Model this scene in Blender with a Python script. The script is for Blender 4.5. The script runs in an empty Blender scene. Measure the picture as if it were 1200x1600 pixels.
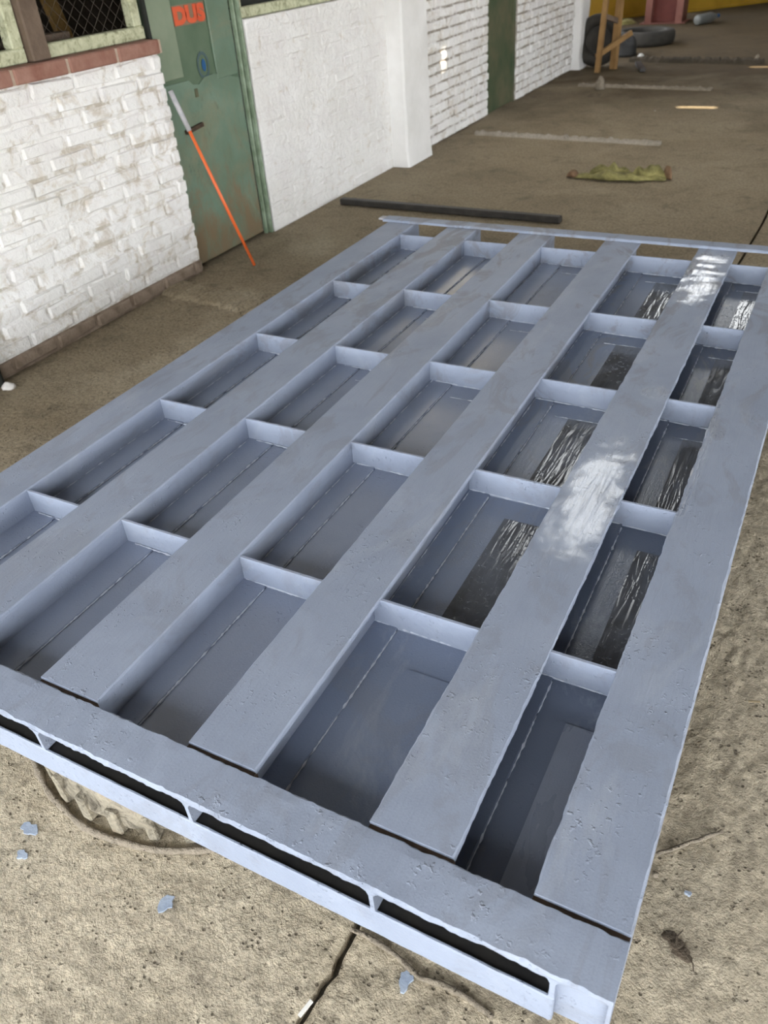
import bpy, bmesh, math, random
from mathutils import Vector, Matrix, noise
random.seed(7)
R = math.radians
scene = bpy.context.scene
col = scene.collection

# ------------------------------------------------------------------ camera
S = 1.2            # metres per calibration unit (camera stands 1.2 m above the steel frame's top)
CAMZ = 1.5
FPX = 1241.0
AX = Vector((0.88385778, 0.22491711, -0.41013135))
AY = Vector((0.46256939, -0.55049118, 0.69497411))
AZ = Vector((-0.06946212, -0.80397248, -0.59059568))
cam_d = bpy.data.cameras.new('camera')
cam = bpy.data.objects.new('camera', cam_d)
col.objects.link(cam)
scene.camera = cam
cam_d.sensor_fit = 'VERTICAL'
cam_d.sensor_height = 36.0
cam_d.sensor_width = 27.0
cam_d.lens = FPX / 1600 * 36.0
cam_d.clip_start = 0.02
cam_d.dof.use_dof = True
cam_d.dof.focus_distance = 1.75
cam_d.dof.aperture_fstop = cam_d.lens / 1000 / 0.0052      # a 5 mm wide pupil
cam.matrix_world = Matrix(((AX[0], -AX[1], -AX[2], 0),
                           (AY[0], -AY[1], -AY[2], 0),
                           (AZ[0], -AZ[1], -AZ[2], CAMZ),
                           (0, 0, 0, 1)))

# ------------------------------------------------------------------ world, sun, exposure
world = bpy.data.worlds.new('overcast_sky')
scene.world = world
world.use_nodes = True
bg = world.node_tree.nodes['Background']
bg.inputs[0].default_value = (0.955, 0.985, 1.0, 1)
bg.inputs[1].default_value = 5.6
SUN_EL = R(50)
SUN_DIR = Vector((math.cos(SUN_EL), 0.0, math.sin(SUN_EL)))
sun_d = bpy.data.lights.new('sun', 'SUN')
sun_d.energy = 16.0
sun_d.angle = R(0.53)
sun_d.color = (1.0, 0.88, 0.68)
sun = bpy.data.objects.new('sun', sun_d)
col.objects.link(sun)
sun.location = (8, 5, 12)
sun.rotation_euler = SUN_DIR.to_track_quat('Z', 'Y').to_euler()
vs = scene.view_settings
vs.view_transform = 'Standard'
vs.look = 'None'
vs.gamma = 1.0
vs.use_curve_mapping = False
vs.exposure = 0.25

# ------------------------------------------------------------------ helpers
def ray(px, py):
    d = Vector((px - 600, py - 800, FPX))
    return Vector((d.dot(AX), d.dot(AY), d.dot(AZ)))
def G(px, py, z=0.0):
    """the point at height z that the photo shows at this pixel"""
    w = ray(px, py)
    t = (z - CAMZ) / w.z
    return Vector((w.x * t, w.y * t, z))
def Wp(px, py, x):
    w = ray(px, py)
    t = x / w.x
    return Vector((x, w.y * t, CAMZ + w.z * t))

class MB:
    def __init__(self):
        self.v = []; self.f = []
    def box(self, x0, x1, y0, y1, z0, z1):
        b = len(self.v)
        self.v += [(x0,y0,z0),(x1,y0,z0),(x1,y1,z0),(x0,y1,z0),(x0,y0,z1),(x1,y0,z1),(x1,y1,z1),(x0,y1,z1)]
        self.f += [tuple(b+i for i in q) for q in ((0,3,2,1),(4,5,6,7),(0,1,5,4),(1,2,6,5),(2,3,7,6),(3,0,4,7))]
        return self
    def bar(self, a, b, w, h=None, up=(0,0,1)):
        a = Vector(a); b = Vector(b); h = h or w
        d = (b-a).normalized(); s = d.cross(Vector(up))
        if s.length < 1e-4: s = d.cross(Vector((1,0,0)))
        s.normalize(); u = s.cross(d)
        n = len(self.v)
        for p in (a, b):
            for i, j in ((-1,-1),(1,-1),(1,1),(-1,1)):
                self.v.append(tuple(p + s*(i*w/2) + u*(j*h/2)))
        self.f += [tuple(n+i for i in q) for q in ((3,2,1,0),(4,5,6,7),(0,1,5,4),(1,2,6,5),(2,3,7,6),(3,0,4,7))]
        return self
    def tube(self, pts, rad, seg=10, cap=True):
        pts = [Vector(p) for p in pts]
        if not isinstance(rad, (list, tuple)): rad = [rad]*len(pts)
        n0 = len(self.v)
        for i, p in enumerate(pts):
            d = (pts[min(i+1, len(pts)-1)] - pts[max(i-1, 0)]).normalized()
            s = d.cross(Vector((0.13, 0.2, 1)))
            if s.length < 1e-4: s = d.cross(Vector((1, 0, 0)))
            s.normalize(); u = s.cross(d)
            for k in range(seg):
                a = 2*math.pi*k/seg
                self.v.append(tuple(p + (s*math.cos(a) + u*math.sin(a))*rad[i]))
        for i in range(len(pts)-1):
            for k in range(seg):
                k2 = (k+1) % seg
                a = n0+i*seg
                self.f.append((a+k, a+k2, a+seg+k2, a+seg+k))
        if cap:
            self.f.append(tuple(n0+k for k in range(seg))[::-1])
            e = n0+(len(pts)-1)*seg
            self.f.append(tuple(e+k for k in range(seg)))
        return self
    def lathe(self, prof, c, seg=40, closed=False):
        """profile of (radius, z) turned about the vertical through c"""
        n0 = len(self.v); m = len(prof)
        for k in range(seg):
            a = 2*math.pi*k/seg
            for r, z in prof:
                self.v.append((c[0]+r*math.cos(a), c[1]+r*math.sin(a), c[2]+z))
        for k in range(seg):
            a = n0+k*m; b = n0+((k+1) % seg)*m
            for i in range(m if closed else m-1):
                j = (i+1) % m
                self.f.append((a+i, b+i, b+j, a+j))
        return self
    def extrude_y(self, prof, ys, jit=0.0, skew=0.0, sd=0.0, closed=True):
        """cross-section (x, z) swept along y; the outline wanders by jit; skew shifts x towards the far end"""
        n0 = len(self.v); m = len(prof)
        for y in ys:
            t = (y-ys[0])/max(1e-6, ys[-1]-ys[0])
            for i, (x, z) in enumerate(prof):
                dx = jit*noise.noise((y*26+sd*7, x*9+i*.7, sd)) + .5*jit*noise.noise((y*90+sd, x*9+i*.7, sd+4))
                dz = .35*jit*noise.noise((y*20+sd*3, x*11+i, sd+9))
                self.v.append((x+dx+skew*t, y, z+dz))
        for r in range(len(ys)-1):
            for i in range(m):
                j = (i+1) % m
                a = n0+r*m
                self.f.append((a+i, a+j, a+m+j, a+m+i))
        self.f.append(tuple(n0+i for i in range(m))[::-1])
        e = n0+(len(ys)-1)*m
        self.f.append(tuple(e+i for i in range(m)))
        return self
    def build(self, name, mat, parent=None, smooth=False, bevel=0.0, origin=None):
        me = bpy.data.meshes.new(name)
        vv = self.v
        if origin is not None:
            vv = [(x-origin[0], y-origin[1], z-origin[2]) for x, y, z in vv]
        me.from_pydata(vv, [], self.f)
        bm = bmesh.new(); bm.from_mesh(me)
        bmesh.ops.recalc_face_normals(bm, faces=bm.faces)
        if bevel:
            bmesh.ops.bevel(bm, geom=list(bm.edges), offset=bevel, segments=1, affect='EDGES', profile=.5)
        bm.to_mesh(me); bm.free()
        me.materials.append(mat)
        if smooth:
            for p in me.polygons: p.use_smooth = True
        o = bpy.data.objects.new(name, me)
        col.objects.link(o)
        if origin is not None: o.location = origin
        if parent is not None: attach(o, parent)
        return o

def attach(o, p):
    bpy.context.view_layer.update() if False else None
    o.parent = p
    o.matrix_parent_inverse = world_of(p).inverted()
def world_of(o):
    m = Matrix.LocRotScale(o.location, o.rotation_euler, o.scale)
    if o.parent is not None:
        m = world_of(o.parent) @ o.matrix_parent_inverse @ m
    return m
def tag(o, label=None, cat=None, group=None, kind=None):
    if label: o['label'] = label
    if cat: o['category'] = cat
    if group: o['group'] = group
    if kind: o['kind'] = kind
    return o
def thing(name, loc, label, cat, group=None):
    o = bpy.data.objects.new(name, None)
    o.empty_display_size = .1
    col.objects.link(o); o.location = loc
    return tag(o, label, cat, group)
def struct_empty(name, loc, label=None):
    o = bpy.data.objects.new(name, None)
    o.empty_display_size = .1
    col.objects.link(o); o.location = loc
    tag(o, label, None, None, 'structure')
    return o
def copy_of(o, name, parent, loc, rot=(0,0,0), scale=(1,1,1), mat=None):
    c = bpy.data.objects.new(name, o)        # o is mesh data
    col.objects.link(c)
    c.location = loc; c.rotation_euler = rot; c.scale = scale
    if parent is not None: attach(c, parent)
    if mat is not None:
        c.material_slots[0].link = 'OBJECT'; c.material_slots[0].material = mat
    return c

# ------------------------------------------------------------------ materials
class NT:
    def __init__(self, name):
        self.m = bpy.data.materials.new(name); self.m.use_nodes = True
        self.t = self.m.node_tree; self.n = self.t.nodes; self.l = self.t.links
        self.b = self.n['Principled BSDF']
        tc = self.n.new('ShaderNodeTexCoord'); self.co = tc.outputs['Object']
    def lk(self, a, b): self.l.new(a, b)
    def mapping(self, scale=(1,1,1), rot=(0,0,0), loc=(0,0,0), src=None):
        n = self.n.new('ShaderNodeMapping')
        n.inputs['Scale'].default_value = scale; n.inputs['Rotation'].default_value = rot; n.inputs['Location'].default_value = loc
        self.lk(src or self.co, n.inputs[0]); return n.outputs[0]
    def noise(self, scale, detail=4, rough=.55, dist=0, src=None):
        n = self.n.new('ShaderNodeTexNoise')
        n.inputs['Scale'].default_value = scale; n.inputs['Detail'].default_value = detail
        n.inputs['Roughness'].default_value = rough; n.inputs['Distortion'].default_value = dist
        self.lk(src or self.co, n.inputs['Vector']); return n.outputs['Fac']
    def vor(self, scale, feature='F1', src=None, out='Distance'):
        n = self.n.new('ShaderNodeTexVoronoi'); n.feature = feature
        n.inputs['Scale'].default_value = scale
        self.lk(src or self.co, n.inputs['Vector']); return n.outputs[out]
    def ramp(self, fac, stops, interp='LINEAR'):
        n = self.n.new('ShaderNodeValToRGB'); n.color_ramp.interpolation = interp
        e = n.color_ramp.elements
        while len(e) < len(stops): e.new(.5)
        for i, (p, c) in enumerate(stops):
            e[i].position = p
            e[i].color = (c, c, c, 1) if isinstance(c, (int, float)) else (c[0], c[1], c[2], 1)
        self.lk(fac, n.inputs[0]); return n.outputs[0]
    def mix(self, fac, a, b, mode='MIX'):
        n = self.n.new('ShaderNodeMix'); n.data_type = 'RGBA'; n.blend_type = mode
        for s, v in ((n.inputs[0], fac), (n.inputs[6], a), (n.inputs[7], b)):
            if hasattr(v, 'is_linked'): self.lk(v, s)
            elif isinstance(v, (int, float)): s.default_value = v
            else: s.default_value = (v[0], v[1], v[2], 1)
        return n.outputs[2]
    def math(self, op, a, b=None, c=None, clamp=False):
        n = self.n.new('ShaderNodeMath'); n.operation = op; n.use_clamp = clamp
        for s, v in zip(n.inputs, (a, b, c)):
            if v is None: continue
            if hasattr(v, 'is_linked'): self.lk(v, s)
            else: s.default_value = v
        return n.outputs[0]
    def xyz(self, src=None):
        n = self.n.new('ShaderNodeSeparateXYZ'); self.lk(src or self.co, n.inputs[0]); return n.outputs
    def bump(self, h, dist, strength=1.0, prev=None):
        n = self.n.new('ShaderNodeBump')
        n.inputs['Distance'].default_value = dist
        if hasattr(strength, 'is_linked'): self.lk(strength, n.inputs['Strength'])
        else: n.inputs['Strength'].default_value = strength
        self.lk(h, n.inputs['Height'])
        if prev is not None: self.lk(prev, n.inputs['Normal'])
        return n.outputs[0]
    def set(self, color=None, rough=None, normal=None, metal=None, spec=None):
        for k, v in (('Base Color', color), ('Roughness', rough), ('Normal', normal), ('Metallic', metal), ('Specular IOR Level', spec)):
            if v is None: continue
            s = self.b.inputs[k]
            if hasattr(v, 'is_linked'): self.lk(v, s)
            elif isinstance(v, (int, float)): s.default_value = v
            else: s.default_value = (v[0], v[1], v[2], 1)
        return self.m

def simple(name, c1, c2, scale=12, rough=.6, bump=0.001, bscale=None, metal=0):
    t = NT(name)
    f = t.ramp(t.noise(scale, 5, .6), [(.32, c1), (.68, c2)])
    n = t.bump(t.noise(bscale or scale*5, 4), bump) if bump else None
    return t.set(f, rough, n, metal)

PAINT_A = (0.248, 0.286, 0.375)
PAINT_B = (0.305, 0.348, 0.445)
def paint_mat(name, wet=None, gloss=(.46, .66), stroke=1.0, thin=0.0, tone=1.0):
    """grey-blue enamel brushed along the steel; wet = list of (x, y, rx, ry) patches of fresh thick paint"""
    t = NT(name)
    big = t.noise(3.2, 4, .6, .4)
    colr = t.ramp(big, [(.3, PAINT_A), (.7, PAINT_B)])
    if tone != 1: colr = t.ramp(big, [(.3, (.21, .245, .335)), (.7, (.25, .287, .38))])  # cell floors: shade between the slats put into a darker colour
    scuff = t.ramp(t.noise(8, 6, .68, .9, t.mapping((1, .5, 1))), [(.52, 0.0), (.60, 1.0)])
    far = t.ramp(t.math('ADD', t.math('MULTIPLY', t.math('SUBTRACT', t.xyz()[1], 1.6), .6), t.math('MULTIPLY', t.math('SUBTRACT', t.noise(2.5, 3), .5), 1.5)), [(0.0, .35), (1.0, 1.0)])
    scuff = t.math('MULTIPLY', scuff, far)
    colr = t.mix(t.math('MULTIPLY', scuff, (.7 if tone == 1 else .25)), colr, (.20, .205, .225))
    pale = t.ramp(t.noise(5, 6, .7, .9, t.mapping((1, .35, 1), loc=(3, 1, 0))), [(.55, 0.0), (.70, 1.0)])
    colr = t.mix(t.math('MULTIPLY', pale, .35 if tone == 1 else 0.0), colr, (.40, .43, .49))
    if thin:
        rust = t.ramp(t.noise(9, 5, .6, .5, t.mapping((1, .5, 1))), [(.3, 0.0), (.6, 1.0)])
        colr = t.mix(t.math('ADD', t.math('MULTIPLY', rust, thin*.3), thin*.7), colr, (.055, .055, .056))  # dark tone paints in the dim roof mirrored by the glossy floor
    rough = t.ramp(t.noise(11, 4, .6, .3, t.mapping((1, .4, 1))), [(.3, gloss[0]), (.7, gloss[1])])
    strokes = t.noise(110, 4, .6, .5, t.mapping((1.0, .07, 1.0)))
    peel = t.noise(240, 3, .6)
    lumps = t.ramp(t.noise(105, 2, .5, 0), [(.60, 0.0), (.80, 1.0)])
    lumps = t.math('MULTIPLY', lumps, t.ramp(t.noise(7, 3, .6), [(.45, 0.0), (.6, 1.0)]))
    if thin > .8: strokes = t.noise(58, 2, .5, .6, t.mapping((1.0, .12, 1.0), rot=(0, 0, .15)))
    n = t.bump(strokes, .0015*stroke)
    n = t.bump(peel, .0005 if thin < .8 else .0001, 1, n)
    n = t.bump(lumps, .0022*stroke, 1, n)
    if wet:
        x, y, z = t.xyz()
        wob = t.noise(16, 4, .6)
        total = None
        for (cx, cy, rx, ry) in wet:
            ex = t.math('DIVIDE', t.math('SUBTRACT', x, cx), rx)
            ey = t.math('DIVIDE', t.math('SUBTRACT', y, cy), ry)
            d = t.math('SQRT', t.math('ADD', t.math('MULTIPLY', ex, ex), t.math('MULTIPLY', ey, ey)))
            d = t.math('ADD', d, t.math('MULTIPLY', t.math('SUBTRACT', wob, .5), 1.7))
            k = t.ramp(d, [(.55, 1.0), (1.0, 0.0)])
            total = k if total is None else t.math('MAXIMUM', total, k)
        sk_ = t.ramp(t.noise(48, 3, .6, .5, t.mapping((1.0, .10, 1.0), rot=(0, 0, .25))), [(.36, .25), (.52, 1.0)])
        total = t.math('MULTIPLY', total, sk_)
        br = t.noise(62, 2, .5, .7, t.mapping((1.0, .11, 1.0), rot=(0, 0, .22)))
        n2 = t.bump(br, .0040, total, n)
        n2 = t.bump(t.noise(34, 4, .6, 1.5, t.mapping((1, .5, 1))), .0012, total, n2)
        rough = t.mix(total, rough, (.11, .11, .11)); t.lk(t.math('ADD', .5, t.math('MULTIPLY', total, .45)), t.b.inputs['Specular IOR Level']); t.lk(t.math('MULTIPLY', total, .7), t.b.inputs['Coat Weight'])
        n = n2
    return t.set(colr, rough, n)

M = {}
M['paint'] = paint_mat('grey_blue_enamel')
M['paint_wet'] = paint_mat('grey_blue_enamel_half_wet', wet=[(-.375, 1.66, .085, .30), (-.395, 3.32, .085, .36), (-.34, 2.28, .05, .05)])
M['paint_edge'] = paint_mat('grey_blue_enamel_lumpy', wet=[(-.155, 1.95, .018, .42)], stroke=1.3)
M['paint_floor'] = paint_mat('grey_blue_enamel_shaded_floor', gloss=(.14, .26), stroke=.5, tone=.6)
M['paint_reflection'] = paint_mat('enamel_dark_reflection', gloss=(.05, .11), stroke=1.1, thin=.9)
M['paint_faint_reflection'] = paint_mat('enamel_faint_reflection', gloss=(.2, .35), stroke=.7, thin=.35, tone=.6)
def shaded_enamel(name, k):  # darker enamel copies holding the shade and dim reflections of the right-hand cells
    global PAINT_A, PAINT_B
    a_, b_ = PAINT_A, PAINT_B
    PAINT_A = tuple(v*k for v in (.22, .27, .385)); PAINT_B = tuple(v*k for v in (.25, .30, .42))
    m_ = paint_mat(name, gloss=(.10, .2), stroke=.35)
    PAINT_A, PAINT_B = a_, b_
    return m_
M['paint_shade_mid'] = shaded_enamel('wet_blue_enamel_shaded', .78)
M['paint_shade_deep'] = shaded_enamel('wet_blue_enamel_deep_shade', .5)
M['bead'] = simple('weld_bead_paint', (.40, .44, .53), (.48, .52, .60), 60, .28, .0006, 300)
M['dark_steel'] = simple('bare_dark_steel', (.010, .010, .011), (.022, .02, .018), 20, .6, .0008)
M['rust'] = simple('rusted_gap', (.03, .018, .010), (.075, .045, .025), 40, .85, .001)
M['black_bar'] = simple('oxidised_black_steel', (.012, .011, .010), (.035, .03, .026), 14, .5, .001)

# concrete
def concrete(name, c0, c1, c2, speck=1.0, bmp=1.0, graded=False):
    t = NT(name)
    a = t.ramp(t.noise(1.6, 6, .62, .5), [(.28, c0), (.5, c1), (.75, c2)])
    fine = t.ramp(t.noise(70, 5, .65), [(.30, .62), (.5, 1.0), (.72, 1.28)])
    a = t.mix(speck, a, fine, 'MULTIPLY')
    grit = t.ramp(t.noise(330, 3, .7), [(.3, .6), (.5, 1.0), (.7, 1.4)])
    a = t.mix(speck*.4, a, grit, 'MULTIPLY')
    pit = t.math('MULTIPLY', t.ramp(t.vor(75), [(.16, 1.0), (.30, 0.0)]), t.ramp(t.noise(22, 3), [(.52, 0.0), (.60, 1.0)]))
    a = t.mix(t.math('MULTIPLY', pit, .55*speck), a, (.12, .095, .065))
    st = t.ramp(t.noise(5.5, 6, .7, 1.2), [(.54, 0.0), (.70, 1.0)])
    a = t.mix(t.math('MULTIPLY', st, .45), a, (.13, .11, .085))
    if graded:       # floor turns darker to the back and towards the left wall
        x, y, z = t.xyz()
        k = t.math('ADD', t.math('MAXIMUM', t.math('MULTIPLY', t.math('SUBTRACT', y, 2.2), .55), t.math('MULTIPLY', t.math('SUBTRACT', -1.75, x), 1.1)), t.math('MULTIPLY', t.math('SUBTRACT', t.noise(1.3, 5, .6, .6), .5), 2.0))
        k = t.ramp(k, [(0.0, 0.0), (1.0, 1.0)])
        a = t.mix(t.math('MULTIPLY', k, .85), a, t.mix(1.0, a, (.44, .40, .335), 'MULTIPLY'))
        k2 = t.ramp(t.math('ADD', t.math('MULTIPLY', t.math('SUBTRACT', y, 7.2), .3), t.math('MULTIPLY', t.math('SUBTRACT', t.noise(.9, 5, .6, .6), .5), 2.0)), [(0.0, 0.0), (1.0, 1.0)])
        a = t.mix(k2, a, t.mix(1.0, a, (.31, .26, .185), 'MULTIPLY'))  # dimness of the hall's far end put into the floor colour
    dots = t.ramp(t.vor(150), [(.10, 1.0), (.16, 0.0)])
    keep = t.ramp(t.noise(40, 2), [(.58, 0.0), (.62, 1.0)])
    a = t.mix(t.math('MULTIPLY', t.math('MULTIPLY', dots, keep), .7), a, (.62, .60, .57))
    n = t.bump(t.noise(240, 4, .7), .0022*bmp)
    n = t.bump(t.noise(60, 4, .6, 0), .0065*bmp, 1, n)
    n = t.bump(pit, .006*bmp, 1, n); n.node.invert = True
    n = t.bump(t.noise(3, 4, .5), .012*bmp, 1, n)
    return t.set(a, .92, n, spec=.3)
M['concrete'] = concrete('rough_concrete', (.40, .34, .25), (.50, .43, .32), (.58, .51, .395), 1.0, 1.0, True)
M['ridge'] = concrete('crumbled_mortar', (.20, .17, .125), (.26, .22, .17), (.33, .285, .225), .8)
M['ridge_pale'] = concrete('pale_crumbled_mortar', (.26, .23, .185), (.34, .30, .25), (.42, .38, .32), .7)
M['ridge_dark'] = concrete('dark_timber_dirt', (.035, .028, .02), (.06, .048, .033), (.09, .07, .05), .6)
M['soil'] = simple('joint_dirt', (.05, .042, .032), (.10, .085, .065), 30, .95, .003)

# whitewashed brick
def whitewash(name, bare, cover, k=1.0):
    t = NT(name)
    oi = t.n.new('ShaderNodeObjectInfo')
    add = t.n.new('ShaderNodeVectorMath'); add.operation = 'MULTIPLY_ADD'
    t.lk(oi.outputs['Location'], add.inputs[0]); add.inputs[1].default_value = (1, 1, 1); t.lk(t.co, add.inputs[2])
    P = add.outputs[0]
    w = t.ramp(t.noise(2.2, 4, .6, .3, P), [(.3, (.80, .785, .76)), (.7, (.88, .87, .86))])
    lil = t.ramp(t.noise(5, 4, .6, .3, P), [(.5, 0.0), (.75, 1.0)])
    w = t.mix(t.math('MULTIPLY', lil, .5), w, (.72, .68, .68))
    m = t.ramp(t.noise(9, 6, .7, .8, P), [(cover, 0.0), (cover+.14, 1.0)])
    c = t.mix(t.math('MULTIPLY', m, .75), w, bare)
    n = t.bump(t.noise(26, 5, .65, 0, P), .009*k)
    n = t.bump(t.noise(120, 3, .6, 0, P), .002, 1, n)
    return t.set(c, .9, n, spec=.25)
M['brick_white'] = whitewash('whitewashed_brick', (.56, .49, .40), .52)
M['brick_thick'] = whitewash('thick_whitewash_on_brick', (.66, .60, .53), .58, 2.0)
M['mortar'] = whitewash('whitewashed_mortar', (.42, .36, .27), .47)
M['mortar_dark'] = whitewash('bare_dark_mortar', (.20, .155, .105), .38)
M['mortar_thick'] = whitewash('whitewash_filled_mortar', (.60, .54, .46), .56, 2.0)
M['brick_bare'] = simple('bare_dirty_brick', (.16, .115, .08), (.30, .235, .18), 14, .9, .004)
M['terracotta'] = simple('terracotta_sill', (.23, .10, .07), (.36, .20, .155), 9, .85, .003)
M['sill_joint'] = simple('sill_mortar', (.45, .34, .26), (.55, .45, .36), 20, .9, .003)
M['plaster'] = simple('white_plaster', (.72, .71, .69), (.84, .83, .82), 3, .85, .004, 30)

# green door
def green_door():
    t = NT('worn_green_door_paint')
    x, y, z = t.xyz()
    base = t.ramp(t.noise(3.5, 5, .6, .6), [(.25, (.115, .155, .10)), (.5, (.135, .205, .15)), (.75, (.175, .25, .19))])
    dirt = t.ramp(t.noise(4, 6, .7, 1.0), [(.48, 0.0), (.72, 1.0)])
    base = t.mix(t.math('MULTIPLY', dirt, .6), base, (.235, .215, .135))
    low = t.math('SUBTRACT', .62, t.math('MULTIPLY', z, 1.1))
    rust = t.ramp(t.math('ADD', t.noise(9, 6, .7, .5, t.mapping((1, 1, .45))), t.math('MULTIPLY', low, .42)), [(.53, 0.0), (.74, 1.0)])
    blot = t.ramp(t.noise(14, 5, .7, .8, t.mapping((1, 1, .4))), [(.60, 0.0), (.70, 1.0)])
    base = t.mix(t.math('MULTIPLY', blot, .6), base, (.05, .075, .045))
    base = t.mix(t.math('MULTIPLY', rust, .8), base, (.20, .125, .065))
    n = t.bump(t.noise(60, 4), .0015)
    return t.set(base, .45, n)
M['door'] = green_door()
M['door_pale'] = simple('pale_green_door_paint', (.18, .235, .16), (.24, .28, .20), 5, .5, .001)
M['door_sunk'] = simple('deep_green_door_paint', (.075, .125, .075), (.12, .17, .11), 5, .5, .001)
M['door_edge'] = simple('worn_green_jamb', (.13, .18, .11), (.27, .34, .25), 14, .5, .002)
M['door_dark'] = simple('dark_green_door', (.045, .075, .035), (.13, .12, .07), 4, .6, .002)
M['gap'] = simple('shadow_gap_black', (.012, .014, .011), (.02, .022, .018), 8, .9, 0)  # near-black that paints in the shade of door gaps; also pane, pipe
M['sign_red'] = simple('red_sign_paint', (.62, .085, .03), (.68, .12, .045), 12, .5, 0)
M['sign_back'] = simple('faded_brown_sign', (.22, .13, .08), (.27, .17, .11), 9, .6, 0)
M['logo_blue'] = simple('blue_print', (.008, .07, .20), (.012, .09, .24), 9, .5, 0)
M['logo_ring'] = simple('blue_grey_print', (.055, .10, .11), (.07, .115, .125), 9, .5, 0)
def peeling():
    t = NT('peeling_green_wood')
    c = t.ramp(t.noise(28, 5, .7, .8), [(.33, (.22, .22, .13)), (.5, (.48, .49, .33)), (.7, (.60, .61, .44))])
    return t.set(c, .8, t.bump(t.noise(40, 4), .004))
M['peel'] = peeling()
M['wood_grey'] = simple('weathered_brown_wood', (.10, .068, .047), (.175, .125, .09), 8, .8, .003, 50)
M['wood_dark'] = simple('old_dark_board', (.09, .045, .024), (.16, .085, .045), 9, .8, .003)
M['wood_ochre'] = simple('ochre_board', (.26, .15, .045), (.36, .22, .07), 9, .8, .003)
M['wood_pale'] = simple('sawn_pine', (.22, .12, .04), (.31, .18, .065), 7, .75, .003)
M['wire'] = simple('rusty_wire', (.06, .045, .035), (.10, .08, .065), 30, .6, 0)
M['dark_room'] = simple('sooty_plaster', (.06, .045, .032), (.10, .08, .06), 3, .9, .002)
M['roof'] = simple('sooty_roof_sheet', (.05, .047, .043), (.08, .075, .07), 2, .8, .002)
M['orange'] = simple('orange_lacquer', (.72, .12, .025), (.78, .16, .04), 10, .4, 0)
M['silver'] = simple('grey_tape', (.35, .35, .37), (.48, .47, .49), 30, .45, .001)
M['rag'] = simple('yellow_green_cloth', (.10, .088, .028), (.30, .27, .10), 16, .9, .004, 60)
M['rag_brown'] = simple('brown_stained_cloth', (.10, .055, .03), (.22, .13, .07), 16, .9, .003)
M['tyre_dust'] = None
def tyre_dusty():
    t = NT('dust_caked_rubber')
    c = t.ramp(t.noise(22, 6, .7, .8), [(.34, (.075, .065, .05)), (.5, (.28, .25, .195)), (.7, (.42, .37, .28))])
    st = t.ramp(t.noise(13, 4, .6, .5), [(.60, 0.0), (.7, 1.0)])
    c = t.mix(t.math('MULTIPLY', st, .6), c, (.26, .15, .07))
    n = t.bump(t.noise(40, 5, .7), .012)
    return t.set(c, .95, n, spec=.2)
M['tyre_dust'] = tyre_dusty()
M['rubber'] = simple('black_rubber', (.010, .010, .011), (.022, .021, .02), 8, .6, .003)
M['rubber_dusty'] = simple('dusty_rubber', (.016, .014, .011), (.035, .03, .024), 8, .8, .003)
M['red_steel'] = simple('dark_red_paint', (.11, .016, .010), (.15, .03, .02), 5, .6, .002)
M['red_pale'] = simple('faded_red_paint', (.15, .05, .035), (.21, .08, .06), 5, .6, .002)
M['yellow'] = simple('yellow_machine_paint', (.34, .20, .015), (.46, .28, .03), 3, .5, .002)
M['far_wall'] = simple('dim_far_wall', (.09, .08, .065), (.14, .125, .10), 2, .9, .003)
M['grey_metal'] = simple('grey_machine_metal', (.10, .10, .09), (.17, .165, .15), 5, .5, .001)
M['white_bit'] = simple('white_scrap', (.62, .60, .56), (.75, .73, .70), 20, .7, 0)
M['flake'] = simple('spilled_grey_paint', (.30, .36, .47), (.42, .48, .58), 30, .2, .001)
M['clod'] = simple('dark_clod', (.05, .035, .022), (.13, .10, .07), 60, .95, .004)
M['straw'] = simple('dry_twig', (.22, .17, .10), (.35, .28, .17), 30, .9, .002)
def glassy():
    t = NT('dusty_clear_plastic')
    t.b.inputs['Transmission Weight'].default_value = .55
    return t.set((.26, .27, .26), .4)
M['plastic'] = glassy()

# ------------------------------------------------------------------ the hall: floor, walls, roof
WX = -3.08                     # inner face of the left wall
XR, Y0, Y1, ZR = 5.0, -4.0, 20.0, 4.0

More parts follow.
